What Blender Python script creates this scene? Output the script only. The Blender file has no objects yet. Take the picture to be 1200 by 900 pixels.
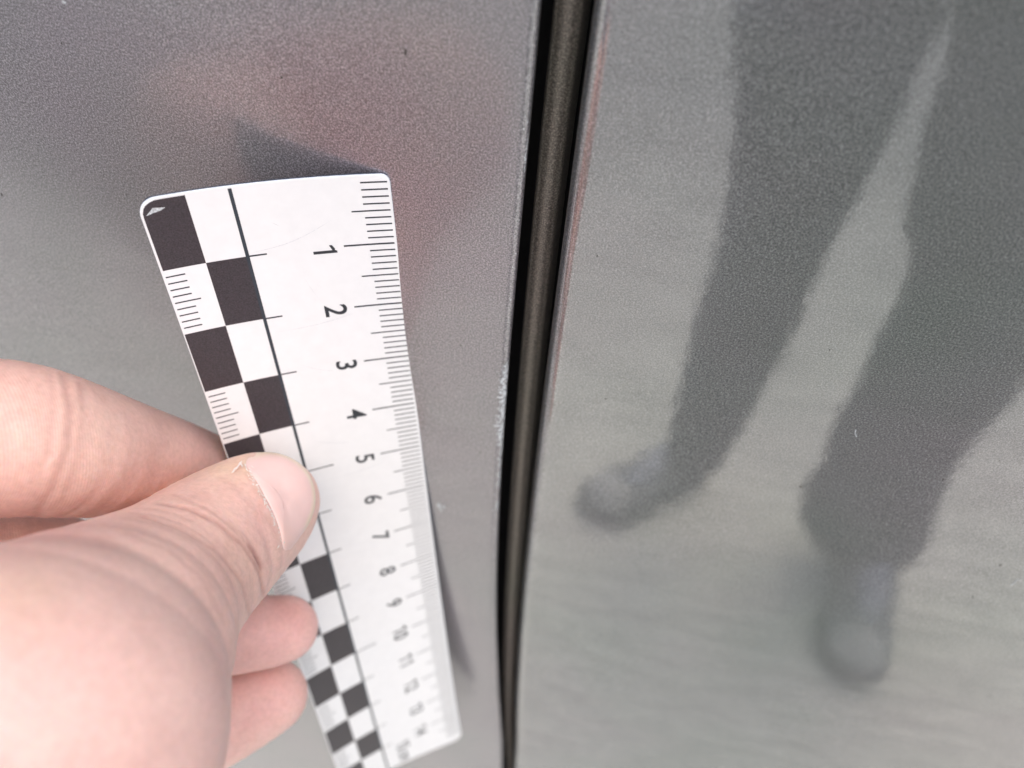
import bpy, bmesh, math, random
import numpy as np
from mathutils import Matrix, Vector
random.seed(7); rng = np.random.default_rng(7)
R = math.radians
S = bpy.context.scene
COL = S.collection

# ---------------------------------------------------------------- survey frame
# Survey space: centimetres, x right, y down, z forward, as measured from the shooting position.
F = 900.0
ZW = np.array([.055, -.715, -.70]); ZW /= np.linalg.norm(ZW)        # up along the car side
N = np.array([-.216, .674, -.705]); N -= N.dot(ZW) * ZW; N /= np.linalg.norm(N)   # outward from the car side
YW = -N
XW = np.cross(YW, ZW)
P0 = np.array([-1.51, -2.58, 9.52])                                  # a point on the car side
H_CAM = 1.04                                                         # lens height over ground, m (set below)
d0 = -N.dot(P0)                                                      # lens to car side distance, cm
RW = np.stack([XW, YW, ZW])                                          # rows
ORG = np.array([0.0, -d0 * 1.0, 0.0])

def W(p):
    """survey cm -> world m (car side is the plane y = 0, up is z)"""
    p = np.asarray(p, float)
    q = p @ RW.T + ORG
    q = q / 100.0
    q[..., 2] += H_CAM
    return q
def ray(px, py):
    return np.array([(px - 600) / F, (py - 450) / F, 1.0])
def at(px, py, z):
    return ray(px, py) * z
def onplane(px, py, depth=0.0):
    """world point where the sight line through a traced point meets the plane y = depth (cm)"""
    r = ray(px, py)
    t = (d0 + depth) / (-N.dot(r))
    return W(r * t)
def mirrored(px, py, D):
    """world point D metres out from the car side that is seen mirrored in the paint at a traced point"""
    a = onplane(px, py); r = ray(px, py); r = r - 2 * r.dot(N) * N
    rw = RW @ r
    t = D / (-rw[1])
    return a + rw * t

# ---------------------------------------------------------------- camera
cam_d = bpy.data.cameras.new('camera'); cam = bpy.data.objects.new('camera', cam_d); COL.objects.link(cam)
S.camera = cam
cam_d.sensor_width = 36; cam_d.lens = 27; cam_d.clip_start = .005; cam_d.clip_end = 400
cam_d.dof.use_dof = True
cam_d.dof.focus_distance = .099; cam_d.dof.aperture_fstop = 14.5
cw = W(np.zeros(3))
m3 = np.stack([RW @ np.array([1, 0, 0]), RW @ np.array([0, -1, 0]), RW @ np.array([0, 0, -1])], 1)
M = Matrix([list(m3[i]) + [cw[i]] for i in range(3)] + [[0, 0, 0, 1]])
cam.matrix_world = M

# ---------------------------------------------------------------- sky, sun, exposure
SUN_EL, SUN_AZ = 60, 160        # azimuth clockwise from +Y: behind the photographer
wd = bpy.data.worlds.new('World'); S.world = wd; wd.use_nodes = True
nt = wd.node_tree
sky = nt.nodes.new('ShaderNodeTexSky'); sky.sky_type = 'NISHITA'; sky.sun_disc = False
sky.sun_elevation = R(SUN_EL); sky.sun_rotation = R(SUN_AZ); sky.dust_density = 4; sky.air_density = 1.0; sky.ozone_density = 1
bgn = nt.nodes['Background']; bgn.inputs[1].default_value = .15
nt.links.new(sky.outputs[0], bgn.inputs[0])
sd = bpy.data.lights.new('sun', 'SUN'); sd.energy = .85; sd.angle = R(70); sd.color = (1, .95, .88)
sun = bpy.data.objects.new('sun', sd); COL.objects.link(sun)
sdir = Vector((math.sin(R(SUN_AZ)) * math.cos(R(SUN_EL)), math.cos(R(SUN_AZ)) * math.cos(R(SUN_EL)), math.sin(R(SUN_EL))))
sun.rotation_euler = sdir.to_track_quat('Z', 'Y').to_euler()
sun.location = (0, -3, 4)
S.view_settings.view_transform = 'Standard'; S.view_settings.look = 'None'
S.view_settings.exposure = 0.60; S.view_settings.gamma = 1
S.view_settings.use_curve_mapping = False
S.cycles.max_bounces = 10

# ---------------------------------------------------------------- helpers
def mat(name):
    m = bpy.data.materials.new(name); m.use_nodes = True
    return m, m.node_tree, m.node_tree.nodes['Principled BSDF']
def nd(t, k, **kw):
    n = t.nodes.new(k)
    for a, b in kw.items():
        if a in n.bl_rna.properties: setattr(n, a, b)
    return n
def noise(t, vec, scale, detail=2, rough=.5, dist=0):
    n = nd(t, 'ShaderNodeTexNoise'); n.inputs['Scale'].default_value = scale; n.inputs['Detail'].default_value = detail
    n.inputs['Roughness'].default_value = rough; n.inputs['Distortion'].default_value = dist
    if vec is not None: t.links.new(vec, n.inputs['Vector'])
    return n
def ramp(t, src, stops):
    n = nd(t, 'ShaderNodeValToRGB'); e = n.color_ramp.elements
    while len(e) < len(stops): e.new(.5)
    for k, (p, c) in enumerate(stops):
        e[k].position = p; e[k].color = (c, c, c, 1) if not hasattr(c, '__len__') else (*c, 1)
    t.links.new(src, n.inputs[0]); return n
def mix(t, a, b, f, mode='MIX'):
    n = nd(t, 'ShaderNodeMix', data_type='RGBA', blend_type=mode)
    for s, i in ((f, 0), (a, 6), (b, 7)):
        if isinstance(s, bpy.types.NodeSocket): t.links.new(s, n.inputs[i])
        elif i == 0: n.inputs[0].default_value = s
        else: n.inputs[i].default_value = (*s, 1)
    return n.outputs[2]
def bump(t, h, strength, dist, nrm=None):
    n = nd(t, 'ShaderNodeBump'); n.inputs['Strength'].default_value = strength; n.inputs['Distance'].default_value = dist
    t.links.new(h, n.inputs['Height'])
    if nrm is not None: t.links.new(nrm, n.inputs['Normal'])
    return n.outputs[0]
def geopos(t):
    return nd(t, 'ShaderNodeNewGeometry').outputs['Position']
def mesh(name, verts, faces, m=None, parent=None, smooth=True):
    me = bpy.data.meshes.new(name)
    me.from_pydata([tuple(v) for v in np.asarray(verts, float)], [], [tuple(int(i) for i in f) for f in faces])
    me.validate(); me.update()
    if smooth: me.polygons.foreach_set('use_smooth', [True] * len(me.polygons))
    if m: me.materials.append(m)
    o = bpy.data.objects.new(name, me); COL.objects.link(o)
    if parent: o.parent = parent; o.matrix_parent_inverse = parent.matrix_world.inverted()
    return o
def empty(name, loc, label, cat, group=None):
    o = bpy.data.objects.new(name, None); o.empty_display_size = .02; COL.objects.link(o)
    o.location = loc; o['label'] = label; o['category'] = cat
    if group: o['group'] = group
    bpy.context.view_layer.update()
    return o
def grid(P, name, m, parent=None, flip=False):
    """P: array (rows, cols, 3)"""
    a, b = P.shape[:2]
    idx = np.arange(a * b).reshape(a, b)
    f = np.stack([idx[:-1, :-1], idx[:-1, 1:], idx[1:, 1:], idx[1:, :-1]], -1).reshape(-1, 4)
    if flip: f = f[:, ::-1]
    return mesh(name, P.reshape(-1, 3), f, m, parent)

# ---------------------------------------------------------------- materials
def paint(name, base, dark=False, crough=.012, ior=2.9):
    m, t, p = mat(name)
    g = geopos(t)
    fl = noise(t, g, 4300, 2.5, .75)                                  # metal flakes
    fr = ramp(t, fl.outputs[0], [(.30, .42), (.5, .92), (.70, 1.95)])
    f2 = noise(t, g, 1500, 2, .6); f2r = ramp(t, f2.outputs[0], [(.3, .94), (.7, 1.06)])
    blot = noise(t, g, 16, 3, .55)
    br = ramp(t, blot.outputs[0], [(.3, (.90, .98, .92)), (.5, (1, 1, 1)), (.7, (1.06, .97, 1.02))])
    c = mix(t, base, fr.outputs[0], 1.0, 'MULTIPLY')
    c = mix(t, c, f2r.outputs[0], 1.0, 'MULTIPLY')
    c = mix(t, c, br.outputs[0], 1.0, 'MULTIPLY')
    p.inputs['Metallic'].default_value = .82
    p.inputs['Roughness'].default_value = .50
    fn = noise(t, g, 5200, 1, .5)
    t.links.new(bump(t, fn.outputs[0], .15, .00006), p.inputs['Normal'])
    op = noise(t, g, 170, 3, .6)
    wave = noise(t, g, 42, 1, .4)
    cn = bump(t, op.outputs[0], .85, .00002)
    cn = bump(t, wave.outputs[0], .95, .0001, cn)
    t.links.new(cn, p.inputs['Coat Normal'])
    # wiped, dusty clear coat: cloudy streaks dull it unevenly
    mp = nd(t, 'ShaderNodeMapping'); mp.inputs['Scale'].default_value = (1, 1, 3.2); mp.inputs['Rotation'].default_value = (0, .12, 0); t.links.new(g, mp.inputs[0])
    st = noise(t, mp.outputs[0], 70, 4, .62); sr_ = ramp(t, st.outputs[0], [(.3, .68), (.7, 1.0)])
    fine_ = noise(t, g, 3300, 2, .7); fi = ramp(t, fine_.outputs[0], [(.3, .72), (.7, 1.12)])
    w = mix(t, sr_.outputs[0], fi.outputs[0], 1.0, 'MULTIPLY')
    t.links.new(c, p.inputs['Base Color'])
    if dark: p.inputs['Coat Weight'].default_value = 0
    else: t.links.new(w, p.inputs['Coat Weight'])
    p.inputs['Coat IOR'].default_value = ior
    p.inputs['Coat Roughness'].default_value = crough
    return m
M_PAINT = paint('metallic_grey_paint', (.236, .238, .240), crough=.046)
M_PAINT2 = paint('dulled_metallic_grey_paint', (.302, .290, .304), crough=.165, ior=2.0)
M_JAMB = paint('brown_grey_jamb_paint', (.23, .205, .18), True)

def plain(name, col, rough=.5, **kw):
    m, t, p = mat(name)
    g = geopos(t); n = noise(t, g, kw.get('scale', 900), 3, .6)
    r = ramp(t, n.outputs[0], [(.3, kw.get('lo', .85)), (.7, kw.get('hi', 1.12))])
    t.links.new(mix(t, col, r.outputs[0], 1.0, 'MULTIPLY'), p.inputs['Base Color'])
    p.inputs['Roughness'].default_value = rough
    return m
M_GAP_SHADE = plain('gap_shade_black', (.02, .02, .022), .7)
M_CHIP = plain('bare_chipped_edge', (.52, .55, .57), .6, lo=.4, hi=1.5, scale=3500)
M_SPECK = plain('dark_grime_speck', (.06, .056, .05), .8)
M_WHITE = plain('white_ruler_film', (.80, .805, .81), .42, scale=500, lo=.975, hi=1.015)
M_RIM = plain('ruler_cut_edge', (.62, .68, .76), .35)
M_MAG = plain('dark_magnet_back', (.022, .032, .055), .6)
M_INK = plain('black_print', (.042, .036, .042), .42, scale=5000, lo=.6, hi=1.5)
M_FINE = plain('black_line_print', (.03, .033, .04), .5)
M_LINE = plain('blue_black_line_print', (.035, .045, .058), .45)

def skin_mat():
    m, t, p = mat('skin')
    g = geopos(t)
    at_ = nd(t, 'ShaderNodeAttribute', attribute_name='tint')
    n1 = noise(t, g, 110, 4, .6); r1 = ramp(t, n1.outputs[0], [(.3, (.90, .86, .86)), (.5, (1, 1, 1)), (.72, (1.06, 1.08, 1.08))])
    n2 = noise(t, g, 1400, 3, .6); r2 = ramp(t, n2.outputs[0], [(.3, (.93, .91, .90)), (.65, (1.04, 1.04, 1.04))])
    c = mix(t, at_.outputs['Color'], r1.outputs[0], 1, 'MULTIPLY'); c = mix(t, c, r2.outputs[0], 1, 'MULTIPLY')
    t.links.new(c, p.inputs['Base Color'])
    p.inputs['Roughness'].default_value = .5
    p.inputs['Subsurface Weight'].default_value = .5
    p.inputs['Subsurface Radius'].default_value = (.0022, .0009, .0005)
    p.inputs['Subsurface Scale'].default_value = 1.0
    p.inputs['Specular IOR Level'].default_value = .45
    # friction ridges on the finger pads: phase is stored on the mesh
    ph = nd(t, 'ShaderNodeAttribute', attribute_name='ridge'); 
    wv = nd(t, 'ShaderNodeTexWave', wave_type='BANDS', bands_direction='X'); wv.inputs['Scale'].default_value = 1.0
    wv.inputs['Distortion'].default_value = 2.4; wv.inputs['Detail'].default_value = 1; wv.inputs['Detail Scale'].default_value = .25
    t.links.new(ph.outputs['Vector'], wv.inputs['Vector'])
    pad = nd(t, 'ShaderNodeAttribute', attribute_name='pad')
    mu = nd(t, 'ShaderNodeMath', operation='MULTIPLY'); t.links.new(wv.outputs['Fac'], mu.inputs[0]); t.links.new(pad.outputs['Fac'], mu.inputs[1])
    b1 = bump(t, mu.outputs[0], .16, .0001)
    vo = nd(t, 'ShaderNodeTexVoronoi', feature='DISTANCE_TO_EDGE'); vo.inputs['Scale'].default_value = 1500; t.links.new(g, vo.inputs['Vector'])
    b2 = bump(t, vo.outputs['Distance'], .35, .00008, b1)
    n3 = noise(t, g, 500, 4, .6)
    t.links.new(bump(t, n3.outputs[0], .3, .0002, b2), p.inputs['Normal'])
    return m
M_SKIN = skin_mat()
def nail_mat():
    m, t, p = mat('thumbnail')
    a = nd(t, 'ShaderNodeAttribute', attribute_name='tint')
    n = noise(t, geopos(t), 300, 2); r = ramp(t, n.outputs[0], [(.3, .96), (.7, 1.03)])
    t.links.new(mix(t, a.outputs['Color'], r.outputs[0], 1, 'MULTIPLY'), p.inputs['Base Color'])
    p.inputs['Roughness'].default_value = .38; p.inputs['Coat Weight'].default_value = .15; p.inputs['Coat Roughness'].default_value = .25
    p.inputs['Subsurface Weight'].default_value = .3; p.inputs['Subsurface Radius'].default_value = (.0015, .0008, .0006); p.inputs['Subsurface Scale'].default_value = 1
    return m
M_NAIL = nail_mat()
M_DRY = plain('dry_skin', (.82, .74, .70), .6)

# ---------------------------------------------------------------- ground
HG = mirrored(1030, 668, .85)[2]
GZ = HG            # ground level in this frame; everything is shifted so that the ground is at 0
def groundz(): return GZ
m, t, p = mat('pale_concrete')
g = geopos(t)
n1 = noise(t, g, 1.1, 4, .6); n2 = noise(t, g, 60, 4, .6)
c = mix(t, ramp(t, n1.outputs[0], [(.3, (.73, .725, .63)), (.7, (.81, .80, .70))]).outputs[0], ramp(t, n2.outputs[0], [(.3, .85), (.7, 1.1)]).outputs[0], 1, 'MULTIPLY')
sep = nd(t, 'ShaderNodeSeparateXYZ'); t.links.new(g, sep.inputs[0])          # colour darkens away from the car to shade its mirror image in the paint
nn = noise(t, g, 2.5, 4, .6); ma = nd(t, 'ShaderNodeMath', operation='MULTIPLY_ADD'); t.links.new(nn.outputs[0], ma.inputs[0]); ma.inputs[1].default_value = .5; t.links.new(sep.outputs[1], ma.inputs[2])
mr = nd(t, 'ShaderNodeMapRange'); t.links.new(ma.outputs[0], mr.inputs[0]); mr.inputs[1].default_value = -.75; mr.inputs[2].default_value = -2.6
c = mix(t, c, (.34, .345, .32), mr.outputs[0])
t.links.new(c, p.inputs['Base Color']); p.inputs['Roughness'].default_value = .9
gv = [(-150, -150, GZ), (150, -150, GZ), (150, 150, GZ), (-150, 150, GZ)]
gr = mesh('ground', gv, [(0, 1, 2, 3)], m, smooth=False); gr['kind'] = 'structure'

# ---------------------------------------------------------------- car side
LE = [(634, 0), (623, 100), (613, 200), (605, 300), (598, 425), (593, 475), (585, 550), (583, 600), (581, 700), (583, 800), (590, 900)]
RE = [(695, 0), (681, 100), (668, 200), (653, 300), (640, 425), (634, 475), (626, 535), (616, 640), (606, 735), (603, 830), (603, 900)]
le = np.array([onplane(*q) for q in LE]); re = np.array([onplane(*q) for q in RE])
def edge_x(e, z):
    o = np.argsort(e[:, 2]); zz = e[o, 2]; xx = e[o, 0]
    # smooth polynomial through the traced points, straight on beyond them
    c = np.polyfit(zz - H_CAM, xx, 4); zc = np.clip(z, zz[0], zz[-1])
    v = np.polyval(c, zc - H_CAM)
    s0 = (xx[1] - xx[0]) / (zz[1] - zz[0]) * 0; s1 = (xx[-1] - xx[-2]) / (zz[-1] - zz[-2])
    return v + np.where(z < zz[0], (z - zz[0]) * s0, 0) + np.where(z > zz[-1], (z - zz[-1]) * s1 * .5, 0)
def relief(x, z):
    """slight panel waviness, metres, positive = into the car"""
    x = np.asarray(x); z = np.asarray(z)
    y = np.zeros_like(x + z)
    y = y + .00005 * np.sin(x * 60 + 1) * np.sin(z * 45)
    return y
zlo, zhi = GZ + .22, H_CAM + .42
zs = np.unique(np.concatenate([np.linspace(zlo, H_CAM - .16, 30), np.linspace(H_CAM - .16, H_CAM + .05, 190), np.linspace(H_CAM + .05, zhi, 24)]))
car = empty('car', (0, .02, GZ + .2), 'grey metallic car side with a dark gap running between its two panels', 'car')
def panel(name, side, rad, flange):
    e = le if side < 0 else re
    ex = edge_x(e, zs)
    cols = []
    ang = np.linspace(90, 0, 9) if side < 0 else np.linspace(90, 0, 13)
    prof = [(.012, rad + .0006), (.004, rad + .0005)] + [(rad * (1 - math.sin(R(a))), rad * (1 - math.cos(R(a)))) for a in ang]
    # prof entries: (distance from the extreme edge into the panel, depth y)
    k = rad; step = .0012
    while k < .9:
        k += step
        if k > .16: step *= 1.3
        prof.append((k, 0))
    P = np.zeros((len(zs), len(prof), 3))
    for j, (dx, dy) in enumerate(prof):
        if side > 0: x = ex + dx
        else: x = ex - dx
        P[:, j, 0] = x; P[:, j, 1] = dy + (relief(x, zs) if dy == 0 else 0); P[:, j, 2] = zs
    o = grid(P, name, M_PAINT if side > 0 else M_PAINT2, car, flip=(side > 0))
    return o
left_panel = panel('fender_panel', -1, .0011, .022)
right_panel = panel('door_panel', 1, .0026, .022)
left_panel['label'] = 'grey panel left of the gap with chipped edge'
# jamb strip seen inside the gap, rounded, 6 mm back
JL = [(648, 0), (636, 100), (628, 200), (618, 300), (608, 425), (603, 500), (597, 550), (593, 650), (589, 750), (589, 830), (594, 900)]
JR = [(684, 0), (671, 100), (658, 200), (645, 300), (632, 425), (624, 500), (619, 550), (611, 650), (603, 750), (599, 830), (600, 900)]
jl = np.array([onplane(a, b, .55) for a, b in JL]); jr = np.array([onplane(a, b, .55) for a, b in JR])
zj = np.linspace(zlo, zhi, 160)
xl, xr = edge_x(jl, zj), edge_x(jr, zj)
P = np.zeros((len(zj), 15, 3))
for j in range(15):
    a = math.pi * j / 14
    P[:, j, 0] = (xl + xr) / 2 - math.cos(a) * (xr - xl) / 2 * 1.08
    P[:, j, 1] = .0058 + .0030 * (1 - math.sin(a) ** .5) + (.004 if j in (0, 14) else 0); P[:, j, 2] = zj
grid(P, 'door_jamb', M_JAMB, car, True)
bk = [(-.2, .0225, zlo), (.2, .0225, zlo), (.2, .0225, zhi), (-.2, .0225, zhi), (-.2, .04, zlo), (.2, .04, zlo), (.2, .04, zhi), (-.2, .04, zhi)]  # black sheet behind the gap, its colour stands in for the deep shade
mesh('gap_shade_backing', bk, [(0, 1, 2, 3), (7, 6, 5, 4), (0, 4, 5, 1), (3, 2, 6, 7), (0, 3, 7, 4), (1, 5, 6, 2)], M_GAP_SHADE, car, smooth=False)

# chipped paint along the edge of the left panel
vs, fs = [], []
def flake(cx, cy, cz, r, tilt=0.0):
    n = random.randint(5, 7); k = len(vs)
    for i in range(n):
        a = 2 * math.pi * i / n; rr = r * random.uniform(.35, 1.2)
        vs.append((cx + math.cos(a) * rr * .75, cy - .00003 + abs(tilt) * math.cos(a) * rr, cz + math.sin(a) * rr * 1.5))
    vs.append((cx, cy - .00008, cz)); c = len(vs) - 1
    for i in range(n): fs.append((k + i, k + (i + 1) % n, c))
def edge_pt(z, inset):
    x = float(edge_x(le, np.array([z]))[0]) - inset
    rr = .0011
    y = 0 if inset >= rr else rr - math.sqrt(max(rr * rr - (rr - inset) ** 2, 0))
    return x, y, z
ztop, zbot = onplane(592, 428)[2], onplane(586, 525)[2]
def ribbon(z0, z1, wmax, n=60, ins=.0003):
    k = len(vs)
    for i in range(n):
        z = z0 + (z1 - z0) * i / (n - 1); env = math.sin(math.pi * (i + .5) / n) ** .5
        a = max(ins * random.uniform(.2, 1.2), .00002); b = a + wmax * env * random.choice([.15, .3, .6, .9, 1.0]) * random.uniform(.5, 1.1)
        for q in (a, (a + b) / 2, b):
            x, y, zz = edge_pt(z + random.uniform(-1, 1) * abs(z1 - z0) / n * .5, q); vs.append((x, y - random.uniform(.00002, .00009), zz))
    for i in range(n - 1):
        for q in (0, 1):
            if random.random() < .86: fs.append((k + 3 * i + q, k + 3 * i + q + 1, k + 3 * i + q + 4, k + 3 * i + q + 3))
ribbon(zbot, ztop, .0015, 75); ribbon(zbot - .002, ztop + .001, .0005, 90, .0001)
for i in range(70):
    z = random.uniform(zbot, ztop)
    x, y, z = edge_pt(z, abs(random.gauss(.0007, .0003)))
    flake(x, y, z, random.uniform(.00006, .00018))
ribbon(onplane(583, 575)[2], zbot, .00035, 40, .0002); ribbon(onplane(583, 600)[2], onplane(584, 588)[2], .0006, 12, .0003); ribbon(onplane(613, 205)[2], onplane(616, 160)[2], .0002, 24, .0001)
z2 = onplane(583, 620)[2]; z3 = onplane(622, 130)[2]
for i in range(26):
    x, y, z = edge_pt(random.uniform(z2, zbot), random.uniform(.0003, .0012)); flake(x, y, z, random.uniform(.00008, .0002))
for i in range(40):
    x, y, z = edge_pt(random.uniform(ztop, z3), random.uniform(.0001, .0006)); flake(x, y, z, random.uniform(.00004, .00012))
for px, py, r in [(515, 592, .0006), (520, 593, .0005), (517, 597, .00055)]:
    q = onplane(px, py); flake(q[0], -.00003, q[2], r)
o = mesh('paint_chip', vs, fs, M_CHIP, left_panel, smooth=False); o['kind'] = 'stuff'; o['label'] = 'white chips scraped from the panel edge'
# grime specks
def specks(lst, parent, mt, name, rs):
    global vs, fs
    vs, fs = [], []
    for px, py in lst:
        q = onplane(px, py); flake(q[0], relief(q[0], q[2]) - .00002, q[2], random.uniform(*rs))
    o = mesh(name, vs, fs, mt, parent, smooth=False); o['kind'] = 'stuff'
sl = [(72, 50), (2, 228), (148, 228), (236, 15 + 460), (39, 380), (540, 405), (563, 530), (563, 640), (120, 330), (475, 60), (330, 90)]
sr = [(710, 467), (938, 570), (935, 608), (1105, 562), (972, 410), (1171, 540), (1172, 663), (1190, 715), (1088, 755), (1160, 816), (910, 808), (870, 675), (957, 795), (979, 885), (765, 868), (820, 690), (1180, 840), (1140, 700), (700, 300), (1020, 860)]
specks(sl, left_panel, M_SPECK, 'grime_speck', (.0001, .00026))
specks(sr, right_panel, M_SPECK, 'grime_speck', (.0001, .00026))
def scratch(pts, w, parent):
    P = []
    q = [onplane(*a) for a in pts]
    for i, a in enumerate(q):
        b = q[min(i + 1, len(q) - 1)] - q[max(i - 1, 0)]; n = np.array([-b[2], 0, b[0]]); n /= np.linalg.norm(n)
        P.append([a - n * w + [0, -.00003, 0], a + [0, -.00007, 0], a + n * w + [0, -.00003, 0]])
    grid(np.array(P), 'scratch', M_CHIP, parent, True)
scratch([(1184, 686), (1189, 683), (1192, 679), (1197, 680)], .00006, right_panel)
scratch([(1003, 503), (1002, 508), (1004, 512)], .00006, right_panel)
scratch([(73, 2), (78, 4)], .00016, left_panel)

# ---------------------------------------------------------------- ruler
mons = [(0, 0), (0, 1), (0, 2), (0, 3), (0, 4), (1, 0), (1, 1), (1, 2), (1, 3), (2, 0), (2, 1), (2, 2), (3, 0), (3, 1)]
CR = np.array([[-4.4599, -2.165, 9.0774], [0.0232, 7.31, 6.5561], [0.7064, 1.1252, -0.9837], [-0.3141, -0.3654, 0.3145], [-0.0137, -0.0895, 0.1057], [2.8434, -0.7939, 0.7762], [-0.3058, 0.1601, 0.5083], [-0.4971, -1.1054, 0.5214], [0.3742, 0.579, -0.4534], [0.154, 0.4302, -0.4466], [0.2323, -0.3325, 0.1389], [-0.0993, 0.1578, -0.0456], [-0.054, -0.0611, 0.0678], [-0.0403, -0.0222, 0.0384]])
RWD, UM, UN, RLEN = 3.0, .551, 1.051, 15.25
def surf0(u, v):
    u = np.asarray(u, float) / 3; v = np.asarray(v, float) / 10
    return sum((u ** i * v ** j)[..., None] * CR[k] for k, (i, j) in enumerate(mons))
def surf(u, v, h=0.0):
    """point of the bent ruler sheet, h cm in front of it, in survey cm"""
    u = np.asarray(u, float); v = np.asarray(v, float)
    e = 1e-3
    a = surf0(u + e, v) - surf0(u - e, v); b = surf0(u, v + e) - surf0(u, v - e)
    n = np.cross(a, b); n = n / np.linalg.norm(n, axis=-1, keepdims=True)   # away from the lens
    return surf0(u, v) - n * np.asarray(h)[..., None] if np.ndim(h) else surf0(u, v) - n * h
ruler = empty('ruler', W(surf(1.5, 7.5)), 'white bendable scale ruler with black check squares, pinched by the thumb', 'ruler')
TH = .055
rc = {'tl': .22, 'tr': .11, 'bl': .25, 'br': .25}
def ends(v):
    def ins(r, d): return r - math.sqrt(max(r * r - (r - d) ** 2, 0)) if d < r else 0
    return max(ins(rc['tl'], v), ins(rc['bl'], RLEN - v)), RWD - max(ins(rc['tr'], v), ins(rc['br'], RLEN - v))
vv = np.unique(np.round(np.concatenate([[0, .008, .02, .04, .07, .11, .16, .22, .3], np.arange(.4, RLEN - .3, .12), RLEN - np.array([0, .008, .02, .04, .07, .11, .16, .22, .3])]), 4))
def sheet(h_top, h_bot, m_top, m_side, name, shrink=0.0, shade_lip=0.0):
    UU, VV = [], []
    nc = 25
    for v in vv:
        a, b = ends(v); UU.append(np.linspace(a + shrink, b - shrink + shade_lip, nc)); VV.append(np.full(nc, v))
    UU = np.array(UU); VV = np.array(VV)
    VV = np.clip(VV, shrink, RLEN - shrink)
    bev = .012
    T = W(surf(UU, VV, h_top)); B = W(surf(UU, VV, h_bot))
    a, b = T.shape[:2]; idx = np.arange(a * b).reshape(a, b); nB = a * b
    f = [];mi = []
    q = np.stack([idx[:-1, :-1], idx[1:, :-1], idx[1:, 1:], idx[:-1, 1:]], -1).reshape(-1, 4)
    f += [tuple(x) for x in q]; mi += [0] * len(q)
    f += [tuple(x[::-1] + nB) for x in q]; mi += [1] * len(q)
    loop = list(idx[0, :]) + list(idx[1:, -1]) + list(idx[-1, -2::-1]) + list(idx[-2:0:-1, 0])
    for i in range(len(loop)):
        x, y = loop[i], loop[(i + 1) % len(loop)]
        f.append((x, y, y + nB, x + nB)); mi.append(1)
    o = mesh(name, np.concatenate([T.reshape(-1, 3), B.reshape(-1, 3)]), f, m_top, ruler, smooth=True)
    o.data.materials.append(m_side); o.data.polygons.foreach_set('material_index', mi)
    md = o.modifiers.new('edges', 'BEVEL'); md.width = .00009; md.segments = 2; md.limit_method = 'ANGLE'; md.angle_limit = R(50)
    return o
sheet(0, -.03, M_WHITE, M_RIM, 'printed_face')
sheet(-.0302, -TH - .02, M_MAG, M_MAG, 'magnet_backing', .012, .034)  # backing, widened at right as a dark line for the contact shade

def patch(us, vs_, h, name, m, inset=None):
    UU, VV = np.meshgrid(us, vs_)
    if inset is not None: UU, VV = inset(UU, VV)
    return grid(W(surf(UU, VV, h)), name, m, ruler, flip=True)
def corner(UU, VV):
    UU = UU.copy(); VV = VV.copy()
    c = .03 + .2
    for i in range(UU.shape[0]):
        for j in range(UU.shape[1]):
            u, v = UU[i, j], VV[i, j]
            if u < c and v < c:
                d = max(c - u, c - v)                 # square ring -> round ring
                L = math.hypot(c - u, c - v)
                if L > 0: UU[i, j] = c - (c - u) * d / L; VV[i, j] = c - (c - v) * d / L
    return UU, VV
for k in range(15):
    v0, v1 = k, min(k + 1, RLEN - .03)
    if k % 2 == 0: patch(np.linspace(.03 if k == 0 else .015, UM, 10), np.linspace(.035 if k == 0 else v0, v1, 14), .0022, 'printed_square', M_INK, corner if k == 0 else None)
    else: patch(np.linspace(UM, UN, 8), np.linspace(v0, v1, 12), .0022, 'printed_square', M_INK)
patch(np.array([UN - .005, UN + .04]), np.linspace(.03, RLEN - .05, 120), .0035, 'dividing_line', M_LINE)
# tick marks: one printed scale
tv, tf = [], []
def tick(u0, u1, v, w):
    k = len(tv); us = np.linspace(u0, u1, 4)
    for s in (-1, 1):
        for u in us: tv.append(W(surf(u, v + s * w / 2, .003)))
    for i in range(3): tf.append((k + i, k + 4 + i, k + 5 + i, k + 1 + i))
for i in range(1, 150):
    v = i / 10 + (.0 if i > 3 else .0)
    L = .70 if i % 10 == 0 else .53 if i % 5 == 0 else .37
    tick(RWD - L, RWD - .035, v, .020 if i % 10 else .024)
for k in range(1, 15):
    tick(UN + .04, UN + (.47 if k % 5 == 0 else .26), k, .022)
for k in range(1, 15, 2):
    for i in range(1, 10):
        tick(.035, .36 if i == 5 else .27, k + i / 10, .018)
mesh('tick_marks', tv, tf, M_FINE, ruler, smooth=False)
def glyph(ch):
    if ch == '1':
        v = np.array([(.30, 0), (.40, 0), (.40, .72), (.33, .72), (.30, .66), (.30, .58), (.12, .50), (.12, .59), (.24, .66)])
        return v, [(0, 1, 2, 3, 4, 5), (5, 6, 7, 8, 4)], .52
    cu = bpy.data.curves.new('numeral', 'FONT'); cu.body = ch; cu.size = 1; cu.offset = .012
    cu.resolution_u = 5
    o = bpy.data.objects.new('tmp', cu); COL.objects.link(o)
    dg = bpy.context.evaluated_depsgraph_get(); me = o.evaluated_get(dg).to_mesh()
    v = np.array([x.co[:2] for x in me.vertices]); f = [tuple(p.vertices) for p in me.polygons]
    o.to_mesh_clear(); bpy.data.objects.remove(o)
    x0 = v[:, 0].min(); w = v[:, 0].max() - x0; v[:, 0] += .05 - x0
    return v, f, w + .12
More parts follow.
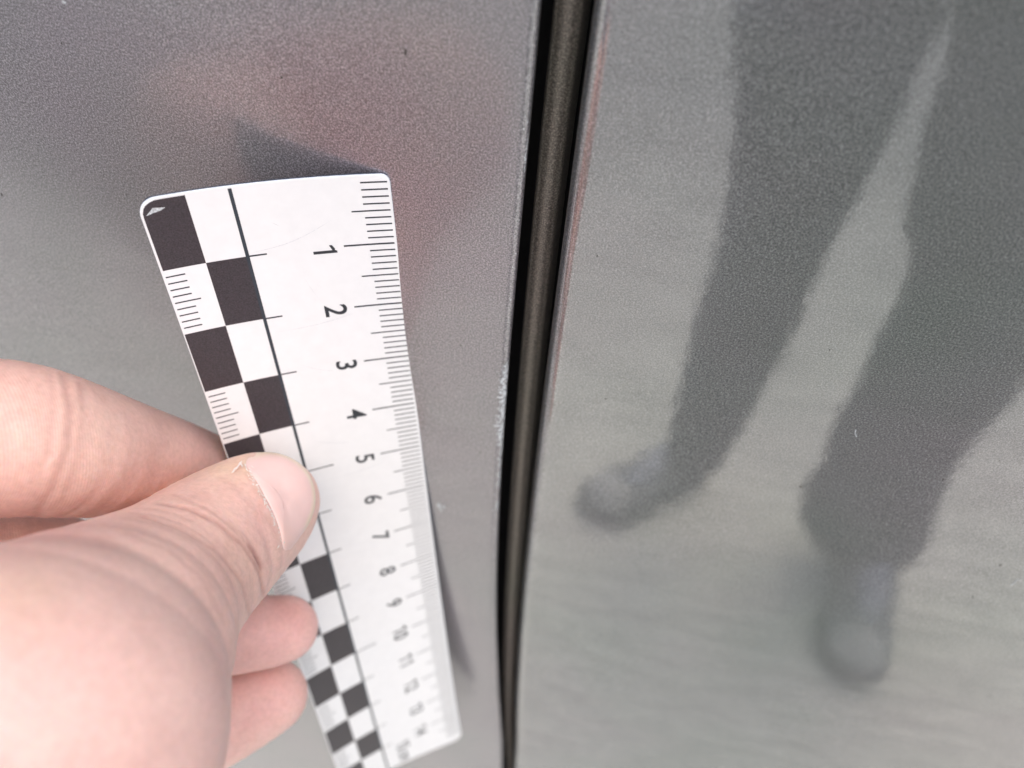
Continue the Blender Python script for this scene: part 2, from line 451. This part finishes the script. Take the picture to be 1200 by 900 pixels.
def numeral(s, uc, vc, h=.29, wid=1.0):
    V_, F_, x = [], [], 0
    for ch in s:
        if ch == ' ': x += .15; continue
        v, f, w = glyph(ch); k = len(V_)
        V_ += [(a + x, b) for a, b in v]; F_ += [tuple(i + k for i in q) for q in f]; x += w
    v = np.array(V_); gx = v[:, 0] - x / 2; gy = v[:, 1] / .72
    return mesh('numeral', W(surf(uc - h / 2 + gy * h, vc + gx / .72 * h * wid, .0031)), F_, M_FINE, ruler, smooth=False)
for k in range(1, 15): numeral(str(k), 2.05, k + .03, .31, 1.0)
numeral('15 cm', 1.56, 14.62, .31, .95)
# scuffs on the face: a nick at the corner and faint grey rub marks
nick = W(surf(np.array([.06, .16, .30, .24, .14]), np.array([.22, .13, .15, .18, .20]), .004))
mesh('corner_nick', nick, [(0, 1, 2, 3, 4)], M_CHIP, ruler, smooth=False)
M_SCUFF = plain('scuff', (.62, .63, .65), .5, scale=4000, lo=.9, hi=1.25)
sv, sf = [], []
for (u0, v0, u1, v1, bow) in [(1.15, .95, 2.2, .6, .08), (1.2, 2.25, 2.3, 2.1, .05), (1.45, .55, 1.55, .62, .0), (1.6, 3.05, 1.66, 3.1, 0), (1.4, 2.9, 1.9, 3.12, .03), (1.6, 5.3, 2.4, 5.2, .02), (1.7, 1.4, 1.9, 1.9, .05), (1.3, 4.4, 1.9, 4.6, .04)]:
    k = len(sv)
    for i in range(9):
        a = i / 8; w = .006 * math.sin(math.pi * (a * .9 + .05)) * random.uniform(.4, 1)
        for q in (-1, 1): sv.append(W(surf(u0 + (u1 - u0) * a, v0 + (v1 - v0) * a + bow * math.sin(a * math.pi) + q * w, .0025)))
    for i in range(8): sf.append((k + 2 * i, k + 2 * i + 1, k + 2 * i + 3, k + 2 * i + 2))
mesh('scuff_marks', sv, sf, M_SCUFF, ruler, smooth=False)

# ---------------------------------------------------------------- hand
def C(px, py, z, r): return (*at(px, py, z), r)
RN = np.array([.30, .55, -.78]); RN /= np.linalg.norm(RN)
chains = {
 'thumb': dict(k=.30, flat=1.22, n=RN, pts=[C(325, 583, 11.15, .54), C(307, 592, 11.1, .81), C(287, 608, 10.95, .95), C(252, 636, 10.45, 1.03), C(200, 680, 9.55, 1.10), C(148, 722, 8.8, 1.27), C(60, 808, 7.5, 1.62), C(-110, 960, 6.6, 2.05), (-11.5, 7.6, 6.5, 2.3)]),
 'index': dict(k=.06, flat=1.08, n=N, pts=[C(285, 562, 13.15, .50), C(262, 562, 12.95, .66), C(215, 551, 12.1, .76), C(150, 539, 10.9, .86), C(75, 524, 9.75, .93), C(10, 514, 9.2, .98), C(-80, 520, 8.9, 1.0), C(-260, 570, 8.6, 1.15), (-10.5, 4.6, 7.6, 1.6)]),
 'middle': dict(k=.06, flat=1.05, n=RN, pts=[C(332, 737, 12.75, .56), C(300, 741, 12.65, .63), C(215, 738, 12.3, .72), C(60, 672, 11.2, .86), C(-180, 740, 9.4, 1.1), (-10.8, 5.5, 8.2, 1.6)]),
 'ring': dict(k=.06, flat=1.05, n=RN, pts=[C(316, 816, 13.2, .64), C(285, 829, 13.1, .74), C(210, 862, 12.7, .84), C(60, 900, 11.6, .9), C(-200, 960, 9.6, 1.1), (-11, 7., 8.4, 1.6)]),
 'pinky': dict(k=.06, flat=1.0, n=RN, pts=[C(235, 985, 13.6, .5), C(160, 1000, 12.8, .62), C(60, 1040, 11.8, .75), C(-210, 1130, 9.6, .95), (-11, 8.5, 8.2, 1.3)]),
 'palm': dict(k=.5, flat=1.0, n=N, pts=[(-7.6, 3.4, 9.1, 1.3), (-9.2, 5.2, 8.3, 1.8), (-11.6, 7.8, 7.2, 2.3), (-17, 12.2, 8.0, 2.5)]),
 'palm2': dict(k=.5, flat=1.0, n=N, pts=[(-7.4, 5.6, 9.1, 1.2), (-9.5, 7., 8.2, 1.7), (-12, 8.5, 7.2, 2.1)]),
}
def spline_chain(pts, n=3):
    P = np.array(pts, float); Q = np.concatenate([[2 * P[0] - P[1]], P, [2 * P[-1] - P[-2]]]); out = []
    for i in range(1, len(Q) - 2):
        a, b, c, d = Q[i - 1:i + 3]
        for t in np.linspace(0, 1, n + 1)[:-1]:
            out.append(.5 * (2 * b + (c - a) * t + (2 * a - 5 * b + 4 * c - d) * t * t + (-a + 3 * b - 3 * c + d) * t ** 3))
    out.append(P[-1]); return np.array(out, np.float32)
for c in chains.values(): c['sp'] = spline_chain(c['pts'])
def chain_sdf(p, c):
    P = c['sp']; n = c['n'].astype(np.float32); best = None
    for a, b in zip(P[:-1], P[1:]):
        ab = b[:3] - a[:3]; L2 = ab.dot(ab)
        q = p - a[:3]; t_ = np.clip(q @ ab / L2, 0, 1)
        q = q - t_[..., None] * ab; r = a[3] + (b[3] - a[3]) * t_
        dn = q @ n
        d = np.sqrt(np.maximum((q * q).sum(-1) + dn * dn * (c['flat'] ** 2 - 1), 0)) - r
        best = d if best is None else np.minimum(best, d)
    return best
def smin(a, b, k):
    h = np.clip(.5 + .5 * (b - a) / k, 0, 1); return b * (1 - h) + a * h - k * h * (1 - h)
def hand_sdf(p):
    p = np.asarray(p, np.float32)
    d = None
    for nme in ('middle', 'ring', 'pinky', 'index'):
        e = chain_sdf(p, chains[nme]); d = e if d is None else smin(d, e, .05)
    for nme in ('palm', 'palm2'): d = smin(d, chain_sdf(p, chains[nme]), .5)
    return smin(d, chain_sdf(p, chains['thumb']), .10)
def surface_nets(lo, hi, h, fn):
    ax = [np.arange(l, u, h, dtype=np.float32) for l, u in zip(lo, hi)]
    D = np.empty([len(a) for a in ax], np.float32)
    B = 10                                                # only blocks near the surface are sampled finely
    st = [range(0, n_, B) for n_ in D.shape]
    cen = np.array([[ax[0][min(i + B // 2, D.shape[0] - 1)], ax[1][min(j + B // 2, D.shape[1] - 1)], ax[2][min(k + B // 2, D.shape[2] - 1)]] for i in st[0] for j in st[1] for k in st[2]], np.float32)
    dc = fn(cen); m_ = 0
    lim = h * B * .87 + .35; todo = []
    for i in st[0]:
        for j in st[1]:
            for k in st[2]:
                sl_ = (slice(i, i + B), slice(j, j + B), slice(k, k + B)); dv = dc[m_]; m_ += 1
                if abs(dv) > lim: D[sl_] = dv
                else: todo.append(sl_)
    for c0 in range(0, len(todo), 60):
        ch = todo[c0:c0 + 60]; pts = []
        for sl_ in ch:
            X, Y, Z = np.meshgrid(ax[0][sl_[0]], ax[1][sl_[1]], ax[2][sl_[2]], indexing='ij'); pts.append(np.stack([X, Y, Z], -1).reshape(-1, 3))
        r_ = fn(np.concatenate(pts)); k = 0
        for sl_, q in zip(ch, pts):
            D[sl_] = r_[k:k + len(q)].reshape(D[sl_].shape); k += len(q)
    s = D < 0
    cells = None
    cs = [(i, j, k) for i in (0, 1) for j in (0, 1) for k in (0, 1)]
    n = [d - 1 for d in D.shape]
    def sl(A, c): return A[c[0]:c[0] + n[0], c[1]:c[1] + n[1], c[2]:c[2] + n[2]]
    cnt = sum(sl(s, c).astype(np.int8) for c in cs)
    act = (cnt > 0) & (cnt < 8)
    ids = np.full(n, -1, np.int64); I = np.argwhere(act); ids[act] = np.arange(len(I))
    acc = np.zeros((len(I), 3)); w = np.zeros(len(I))
    for a in cs:
        for b in cs:
            if a < b and sum(abs(x - y) for x, y in zip(a, b)) == 1:
                da = D[I[:, 0] + a[0], I[:, 1] + a[1], I[:, 2] + a[2]]; db = D[I[:, 0] + b[0], I[:, 1] + b[1], I[:, 2] + b[2]]
                mk = (da < 0) != (db < 0); t_ = np.where(mk, da / np.where(mk, da - db, 1), 0)
                pt = np.array(a) + t_[:, None] * (np.array(b) - np.array(a))
                acc += pt * mk[:, None]; w += mk
    V = (I + acc / w[:, None]) * h + np.array(lo)
    F_ = []
    for axx in range(3):
        o1, o2 = [(1, 2), (2, 0), (0, 1)][axx]
        sa = [slice(None)] * 3; sb = [slice(None)] * 3; sa[axx] = slice(0, -1); sb[axx] = slice(1, None)
        A, B = s[tuple(sa)], s[tuple(sb)]
        E = np.argwhere(A != B)
        E = E[(E[:, o1] > 0) & (E[:, o2] > 0) & (E[:, o1] < n[o1]) & (E[:, o2] < n[o2]) & (E[:, axx] < n[axx])]
        def g_(d1, d2):
            e = E.copy(); e[:, o1] -= d1; e[:, o2] -= d2; return ids[e[:, 0], e[:, 1], e[:, 2]]
        q = np.stack([g_(1, 1), g_(0, 1), g_(0, 0), g_(1, 0)], -1)
        fl = ~A[E[:, 0], E[:, 1], E[:, 2]]
        q[fl] = q[fl][:, ::-1]; F_.append(q)
    F_ = np.concatenate(F_); F_ = F_[(F_ >= 0).all(1)]
    return V, F_
lo, hi = (-17.0, -.8, 3.6), (-2.2, 15.5, 14.4)
# coarse pass away from the picture is not needed: one pass at 0.7 mm
V, FF = surface_nets(lo, hi, .075, hand_sdf)
def project(V, it=2):
    for _ in range(it):
        d = hand_sdf(V); e = 2e-3; V32 = V
        gq = np.stack([(hand_sdf(V32 + np.eye(3)[a] * e) - hand_sdf(V32 - np.eye(3)[a] * e)) / (2 * e) for a in range(3)], -1)
        gq /= np.maximum((gq ** 2).sum(-1, keepdims=True), .3)
        V = V - gq * d[:, None]
    return V
# split the visible part once for finer relief
def subdivide(V, FF, mask_v):
    mk = mask_v[FF].all(1)
    q = FF[mk]; rest = FF[~mk]
    ed = np.sort(np.concatenate([q[:, [0, 1]], q[:, [1, 2]], q[:, [2, 3]], q[:, [3, 0]]]), 1)
    ue, inv = np.unique(ed, axis=0, return_inverse=True); inv = inv.ravel()
    m_ = len(q); base = len(V); ev = (V[ue[:, 0]] + V[ue[:, 1]]) / 2; cv = V[q].mean(1)
    e0, e1, e2, e3 = [base + inv[i * m_:(i + 1) * m_] for i in range(4)]; c = base + len(ue) + np.arange(m_)
    nf = np.concatenate([np.stack([q[:, 0], e0, c, e3], 1), np.stack([e0, q[:, 1], e1, c], 1), np.stack([c, e1, q[:, 2], e2], 1), np.stack([e3, c, e2, q[:, 3]], 1)])
    return np.concatenate([V, ev, cv]), nf, rest
px_ = 600 + F * V[:, 0] / V[:, 2]; py_ = 450 + F * V[:, 1] / V[:, 2]
V, fine, rest = subdivide(V, FF, (px_ > -60) & (py_ < 960))
vis = np.zeros(len(V), bool); vis[np.unique(fine)] = True
V[vis] = project(V[vis], 2)
# sight-line hits on the skin
def hit(pts, off=0.0):
    pts = np.asarray(pts, float); r = np.stack([(pts[:, 0] - 600) / F, (pts[:, 1] - 450) / F, np.ones(len(pts))], -1)
    z = np.full(len(pts), 5.0)
    for _ in range(80):
        d = hand_sdf(r * z[:, None]); z = z + np.clip(d - off, -.3, .6) * .75
    return r * z[:, None], np.abs(d - off) < .02
def poly_dist(V, P):
    best = np.full(len(V), 1e9)
    for a, b in zip(P[:-1], P[1:]):
        ab = b - a; t_ = np.clip((V - a) @ ab / ab.dot(ab), 0, 1); best = np.minimum(best, np.linalg.norm(V - a - t_[:, None] * ab, axis=1))
    return best
def dense(pl, n=24):
    pl = np.array(pl, float); s_ = np.r_[0, np.cumsum(np.hypot(*np.diff(pl, axis=0).T))]
    q = np.linspace(0, s_[-1], n); return np.stack([np.interp(q, s_, pl[:, 0]), np.interp(q, s_, pl[:, 1])], 1)
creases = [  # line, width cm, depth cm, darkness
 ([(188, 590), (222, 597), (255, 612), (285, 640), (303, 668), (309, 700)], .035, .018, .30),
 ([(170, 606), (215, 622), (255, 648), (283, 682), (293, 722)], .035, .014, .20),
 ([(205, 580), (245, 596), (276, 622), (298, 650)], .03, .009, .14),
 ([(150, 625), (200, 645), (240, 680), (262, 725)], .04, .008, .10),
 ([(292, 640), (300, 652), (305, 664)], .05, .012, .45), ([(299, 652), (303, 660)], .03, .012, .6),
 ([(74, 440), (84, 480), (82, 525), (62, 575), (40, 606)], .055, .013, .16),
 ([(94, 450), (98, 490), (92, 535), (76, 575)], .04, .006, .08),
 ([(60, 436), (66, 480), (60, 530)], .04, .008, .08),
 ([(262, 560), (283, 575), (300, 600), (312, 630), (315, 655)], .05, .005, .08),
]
e = 2e-3
G = np.zeros_like(V)
G[vis] = np.stack([(hand_sdf(V[vis] + np.eye(3)[a] * e) - hand_sdf(V[vis] - np.eye(3)[a] * e)) / (2 * e) for a in range(3)], -1)
G /= np.maximum(np.linalg.norm(G, axis=1, keepdims=True), 1e-6)
disp = np.zeros(len(V)); dark = np.zeros(len(V))
base_v = V.copy()
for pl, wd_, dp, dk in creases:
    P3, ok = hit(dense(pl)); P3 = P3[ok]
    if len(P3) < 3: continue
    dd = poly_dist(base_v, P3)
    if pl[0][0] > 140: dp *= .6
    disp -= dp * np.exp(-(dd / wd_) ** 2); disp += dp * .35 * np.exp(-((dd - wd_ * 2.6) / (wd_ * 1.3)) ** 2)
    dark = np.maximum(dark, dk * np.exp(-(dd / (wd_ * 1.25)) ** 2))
# gentle unevenness of the flesh
lump = (np.sin(V[:, 0] * 2.1 + V[:, 1] * 1.3) * np.sin(V[:, 1] * 2.7 - V[:, 2] * 1.9) + .5 * np.sin(V[:, 0] * 5.1 + 1) * np.sin(V[:, 1] * 4.3 + V[:, 2] * 3.7))
disp += .007 * lump
V = V + G * disp[:, None]
allf = [tuple(f) for f in fine] + [tuple(f) for f in rest]
# colours
px_ = 600 + F * base_v[:, 0] / base_v[:, 2]; py_ = 450 + F * base_v[:, 1] / base_v[:, 2]
skin = np.tile(np.array([.77, .50, .435]), (len(V), 1))
def spot(c3, r, col, amt):
    global skin
    w_ = amt * np.exp(-((np.linalg.norm(base_v - c3, axis=1)) / r) ** 2)
    skin = skin * (1 - w_[:, None]) + np.array(col) * w_[:, None]
for px, py, r, col, am in [(340, 730, .9, (.74, .43, .42), .6), (320, 815, .9, (.74, .43, .41), .55), (240, 515, .6, (.76, .46, .43), .5), (250, 830, 1.0, (.70, .42, .43), .4),
        (60, 735, 1.3, (.77, .47, .47), .5), (140, 850, 1.2, (.76, .55, .49), .3), (100, 540, .9, (.76, .56, .48), .4), (290, 650, .5, (.62, .43, .35), .5), (270, 545, .45, (.78, .60, .42), .5),
        (20, 690, .5, (.78, .60, .46), .5), (120, 640, .8, (.79, .59, .50), .5), (310, 620, .5, (.76, .48, .45), .4), (200, 760, 1.2, (.76, .56, .50), .4), (50, 628, .9, (.60, .34, .32), .6)]:  # the last, darkest spot paints the shade between index finger and thumb
    col = tuple(1.0 * v for v in col)
    c3, ok = hit([(px, py)]); 
    if ok[0]: spot(c3[0], r, col, am)
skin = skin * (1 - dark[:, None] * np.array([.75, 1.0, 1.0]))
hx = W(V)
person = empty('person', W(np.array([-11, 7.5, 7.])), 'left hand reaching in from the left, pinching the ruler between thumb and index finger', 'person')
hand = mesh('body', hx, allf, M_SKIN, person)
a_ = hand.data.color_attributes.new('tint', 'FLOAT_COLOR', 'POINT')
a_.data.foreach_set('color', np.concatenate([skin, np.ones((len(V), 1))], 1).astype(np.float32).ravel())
# ridges: distance along curved lines across each pad
def near(nme):
    return chain_sdf(base_v.astype(np.float32), chains[nme])
dN = {k: near(k) for k in ('thumb', 'index', 'middle', 'ring')}
names = list(dN); own = np.argmin(np.stack([dN[k] for k in names]), 0)
pad = np.where(own > 0, 1.0, .0) * np.clip((-(G @ np.array([0, 0, 1.])) - .2) * 2.5, 0, 1)
ridge = np.zeros((len(V), 3))
for i, nme in enumerate(names):
    a = np.array(chains[nme]['pts'][0][:3]); b = np.array(chains[nme]['pts'][3][:3]); axn = (b - a) / np.linalg.norm(b - a)
    q = base_v - a; al = q @ axn; side = np.linalg.norm(q - al[:, None] * axn, axis=1)
    sgn = np.cross(axn, np.array([0, 0, 1.])); lat = q @ sgn
    mk = own == i
    ph = (al + lat * (.9 if nme == 'index' else 1.3) + .25 * lat ** 2 + .03 * np.sin(al * 7))
    ridge[mk, 0] = ph[mk] / .05 * .5 / 3.14 * 3.0
at2 = hand.data.attributes.new('ridge', 'FLOAT_VECTOR', 'POINT'); at2.data.foreach_set('vector', ridge.astype(np.float32).ravel())
at3 = hand.data.attributes.new('pad', 'FLOAT', 'POINT'); at3.data.foreach_set('value', pad.astype(np.float32))

# thumbnail
outline = [(284, 541), (293, 555), (306, 576), (320, 601), (329, 626), (333, 652), (348, 640), (361, 618), (369, 597), (370, 577), (364, 557), (351, 541), (332, 530), (312, 526), (295, 530)]
ctr = np.array([331, 582.])
ol = []
oa = np.array(outline, float); n_o = len(oa)
for i in range(n_o):                                   # Catmull-Rom round the outline
    a, b, c_, d_ = oa[i - 1], oa[i], oa[(i + 1) % n_o], oa[(i + 2) % n_o]
    for t_ in np.linspace(0, 1, 5)[:-1]:
        ol.append(.5 * (2 * b + (c_ - a) * t_ + (2 * a - 5 * b + 4 * c_ - d_) * t_ ** 2 + (-a + 3 * b - 3 * c_ + d_) * t_ ** 3))
ol = np.array(ol)
rings = [1.0, .985, .95, .90, .82, .7, .55, .38, .2]
NV, col = [], []
tipdir = np.array([.80, -.60])
for rr in rings:
    q = ctr + (ol - ctr) * rr
    p3, ok = hit(q, .0)
    for _ in range(12):                                        # edge points past the thumb's outline slide in until they land on it
        if ok.all(): break
        q = np.where(ok[:, None], q, ctr + (q - ctr) * .985); p3, ok = hit(q, .0)
    al_ = ((q - ctr) @ tipdir) / 40
    prox = np.clip(-al_ * 3 + .3, 0, 1)[:, None]               # towards the cuticle the plate dips under the skin
    off = (.029 if rr < .94 else (.020 if rr < .99 else -.02)) - prox * max(0, (rr - .7)) * .08
    g_ = np.stack([(hand_sdf(p3 + np.eye(3)[a] * e) - hand_sdf(p3 - np.eye(3)[a] * e)) for a in range(3)], -1); g_ /= np.linalg.norm(g_, axis=1, keepdims=True)
    NV.append(p3 + g_ * off)
    al = ((q - ctr) @ tipdir) / 40
    w_ = np.clip((rr - .86) / .06, 0, 1) * np.clip(al * 3 + .6, 0, 1)
    c0 = np.array([.80, .57, .54]) * np.ones((len(q), 1)); c1 = np.array([.80, .66, .50])
    lun = np.clip((-al - .25) * 2.0, 0, 1)[:, None]
    c0 = c0 * (1 - lun * .9) + np.array([.80, .545, .49]) * lun * .9
    col.append(c0 * (1 - w_[:, None]) + c1 * w_[:, None])
NV = np.array(NV)
for _ in range(3):
    M_ = NV.copy(); M_[1:-1] = (NV[:-2] + NV[2:] + np.roll(NV, 1, 1)[1:-1] + np.roll(NV, -1, 1)[1:-1] + 2 * NV[1:-1]) / 6; NV = M_
k_ = len(ol); nr = len(rings)
nf = []
for i in range(nr - 1):
    for j in range(k_): nf.append((i * k_ + j, i * k_ + (j + 1) % k_, (i + 1) * k_ + (j + 1) % k_, (i + 1) * k_ + j))
cv3, _ = hit([ctr])
NVf = np.concatenate([NV.reshape(-1, 3), cv3 + RN * .03]); ci = len(NVf) - 1
for j in range(k_): nf.append(((nr - 1) * k_ + j, (nr - 1) * k_ + (j + 1) % k_, ci))
nail = mesh('thumbnail', W(NVf), nf, M_NAIL, hand)
ca = nail.data.color_attributes.new('tint', 'FLOAT_COLOR', 'POINT')
cc = np.concatenate([np.array(col).reshape(-1, 3), [[.80, .58, .55]]]); ca.data.foreach_set('color', np.concatenate([cc, np.ones((len(cc), 1))], 1).astype(np.float32).ravel())
# dry skin slivers along the cuticle
vs, fs = [], []
def sliver(x, y, dx, dy, w_):
    k = len(vs); l = math.hypot(dx, dy); nx, ny = -dy / l * w_, dx / l * w_
    q = [(x, y), (x + dx * .4 + nx, y + dy * .4 + ny), (x + dx, y + dy), (x + dx * .5 - nx, y + dy * .5 - ny)]
    p3, ok = hit(q, .045)
    for i_, p_ in enumerate(W(p3)): vs.append(tuple(p_))
    fs.append((k, k + 1, k + 2, k + 3))
cut = dense([(283, 540), (292, 555), (305, 577), (319, 602), (328, 625), (331, 640)], 60)
for i in range(60):
    if i > 44 and i % 2: continue
    a, b = cut[i - 1 if i else 0], cut[min(i + 1, 59)]; tdir = (b - a) / max(np.linalg.norm(b - a), .1)
    ang = random.gauss(0, .5); tx = tdir[0] * math.cos(ang) - tdir[1] * math.sin(ang); ty = tdir[0] * math.sin(ang) + tdir[1] * math.cos(ang)
    L = random.uniform(2, 6); sliver(cut[i][0] + random.gauss(0, 1.2), cut[i][1] + random.gauss(0, 1), tx * L, ty * L, random.uniform(.3, .9))
for i in range(7): sliver(271 + i * 1.6 + random.gauss(0, .5), 554 - i * 1.7, 5, -4 + random.gauss(0, 1), .9)
for i in range(6): sliver(291 + random.gauss(0, 2), 545 + i * 3, 5, 2.5 + random.gauss(0, 1), .4)
sliver(278, 523, 7, 2, .8)
o = mesh('dry_cuticle', vs, fs, M_DRY, hand, smooth=False); o['kind'] = 'stuff'

# ---------------------------------------------------------------- sleeve of the same person, beyond the left of the picture
M_JEANS = plain('dark_blue_grey_cloth', (.075, .08, .09), .9, scale=9, lo=.45, hi=1.7)
M_SLEEVE = plain('mauve_grey_sleeve_cloth', (.22, .20, .225), .9, scale=300)
M_COAT = plain('dark_jacket_cloth', (.055, .06, .07), .9, scale=8, lo=.5, hi=1.6)
M_SHOE = plain('grey_shoe_upper', (.22, .23, .24), .7, scale=120)
M_SOLE = plain('dark_shoe_sole', (.085, .095, .095), .6)
M_CAP = plain('pale_shoe_rubber', (.50, .50, .48), .5)
M_LACE = plain('pale_shoe_laces', (.50, .52, .58), .8, scale=250, lo=.7)
def tube(secs, name, m, parent, seg=20, cap=True, wrinkle=0.0):
    """secs: (centre, axis x vector, axis y vector)"""
    vs_, fs_ = [], []
    for i, (c, ax, ay) in enumerate(secs):
        for j in range(seg):
            a = 2 * math.pi * j / seg; k = 1 + wrinkle * math.sin(j * 2.3 + i * 1.9) * math.cos(i * 2.7 + j)
            vs_.append(np.array(c) + np.array(ax) * math.cos(a) * k + np.array(ay) * math.sin(a) * k)
    for i in range(len(secs) - 1):
        for j in range(seg): fs_.append((i * seg + j, i * seg + (j + 1) % seg, (i + 1) * seg + (j + 1) % seg, (i + 1) * seg + j))
    if cap:
        fs_.append(tuple(range(seg))[::-1]); fs_.append(tuple((len(secs) - 1) * seg + j for j in range(seg)))
    return mesh(name, vs_, fs_, m, parent)
wr = W(np.array([-15.2, 10.8, 7.8])); elbow = wr + np.array([-.24, -.17, -.05]); sh = elbow + np.array([-.12, -.20, .16])
def limb(a, b, r0, r1, n=7):
    a = np.array(a); b = np.array(b); ax = (b - a) / np.linalg.norm(b - a)
    s1 = np.cross(ax, [0, 0, 1.]); s1 /= np.linalg.norm(s1); s2 = np.cross(ax, s1)
    return [(a + (b - a) * t_, s1 * (r0 + (r1 - r0) * t_), s2 * (r0 + (r1 - r0) * t_)) for t_ in np.linspace(0, 1, n)]
tube(limb(wr, elbow, .036, .055) + limb(elbow, sh, .056, .075)[1:], 'sleeve', M_SLEEVE, person, wrinkle=.05)

# ---------------------------------------------------------------- photographer standing by the car, seen only mirrored in the door
DP = .85
pr = mirrored(1100, 300, DP)
ph = empty('person', (pr[0], pr[1], GZ), 'photographer in dark trousers standing before the door, seen mirrored in its paint', 'person')
legL = [(2, 862, 1104), (20, 862, 1098), (70, 862, 1070), (120, 861, 1053), (215, 853, 1010), (270, 845, 980), (320, 832, 958), (370, 815, 936), (415, 803, 915), (450, 797, 898), (485, 788, 880), (510, 780, 868), (535, 776, 852), (548, 785, 838)]
legR = [(2, 1104, 1350), (20, 1106, 1350), (70, 1100, 1340), (120, 1086, 1330), (215, 1065, 1310), (262, 1051, 1295), (290, 1060, 1280), (330, 1056, 1262), (385, 1031, 1235), (450, 1008, 1192), (500, 981, 1150), (545, 966, 1118), (575, 946, 1108), (600, 941, 1098), (620, 948, 1092), (634, 958, 1086)]
def leg(rows, name, zend, foot):
    secs = []
    for y, xa, xb in rows:
        a, b = mirrored(xa, y, DP), mirrored(xb, y, DP)
        c = (a + b) / 2; hw = (b - a) / 2
        secs.append((c, hw, np.array([0, min(.07, np.linalg.norm(hw) * .8), 0])))
    o = tube(secs, name, M_JEANS, ph, 24, wrinkle=0)
    return secs[-1]
eL = leg(legL, 'trouser_leg', 0, None); eR = leg(legR, 'trouser_leg', 0, None)
def ground_hit(px, py):
    a = onplane(px, py); r = ray(px, py); r = r - 2 * r.dot(N) * N; rw = RW @ r
    return a + rw * ((GZ - a[2]) / rw[2])
def sneaker(heel, toe):
    a, b = np.array(heel), np.array(toe); L = b - a; L[2] = 0; n_ = np.linalg.norm(L); ax = L / n_; sd_ = np.array([-ax[1], ax[0], 0])
    def loft(rows, name, m, par, base=0):
        sec = []
        for t_, w_, z0, z1 in rows:
            c = a + L * t_; sec.append((np.array([c[0], c[1], GZ + (z0 + z1) / 2]), sd_ * w_ * 1.15, np.array([0, 0, (z1 - z0) / 2])))
        return tube(sec, name, m, par, 24)
    k = loft([(-.03, .012, .002, .03), (0, .036, .001, .034), (.15, .044, .001, .036), (.45, .044, .001, .034), (.7, .056, .001, .034), (.88, .052, .001, .036), (.97, .034, .001, .036), (1.01, .012, .004, .03)], 'shoe', M_SOLE, ph); k['label'] = 'grey trainer with pale toe cap and dark sole'
    loft([(-.01, .02, .02, .09), (.03, .034, .02, .105), (.2, .040, .02, .112), (.34, .040, .02, .10), (.5, .041, .02, .082), (.7, .048, .02, .066), (.86, .044, .02, .055), (.95, .024, .02, .042)], 'shoe_upper', M_SHOE, k)
    loft([(.70, .018, .045, .069), (.74, .032, .04, .071), (.82, .038, .035, .068), (.90, .033, .03, .06), (.955, .016, .03, .048)], 'toe_cap', M_CAP, k)
    loft([(.26, .016, .09, .122), (.34, .022, .085, .110), (.5, .021, .07, .092), (.64, .016, .06, .077), (.67, .006, .06, .072)], 'laces', M_LACE, k)
tt = ground_hit(988, 800); sneaker(tt + np.array([.065, -.275, 0]), tt)
tt = ground_hit(684, 606); sneaker(tt + np.array([.21, -.185, 0]), tt)
# jacket above the hips
hl, hr = mirrored(866, 0, DP), mirrored(1350, 0, DP)
cx = (hl[0] + hr[0]) / 2; hw = (hr[0] - hl[0]) / 2; top = (hl[2] + hr[2]) / 2
secs = []
for t_, w_, d_ in [(.03, 1.0, .10), (.1, 1.0, .14), (.3, .98, .14), (.45, 1.05, .14), (.55, .95, .12), (.6, .5, .08), (.63, .25, .06)]:
    secs.append((np.array([cx, -DP - .02, top + t_]), np.array([hw * w_, 0, 0]), np.array([0, d_, 0])))
tube(secs, 'jacket', M_COAT, ph, 24)
hs = [(np.array([cx, -DP - .02 + .01, top + .60 + .26 * t_]), np.array([w_, 0, 0]), np.array([0, w_ * 1.2, 0])) for t_, w_ in [(0, .055), (.15, .055), (.25, .065), (.45, .078), (.7, .08), (.88, .065), (.97, .035), (1, .01)]]
M_FACE = plain('face_skin', (.6, .4, .33), .5)
tube(hs, 'body', M_FACE, ph, 20)
print('ground', GZ, 'lens', cw, 'hips', top, hl, hr, 'foot', mirrored(1020, 618, DP), mirrored(800, 560, DP))
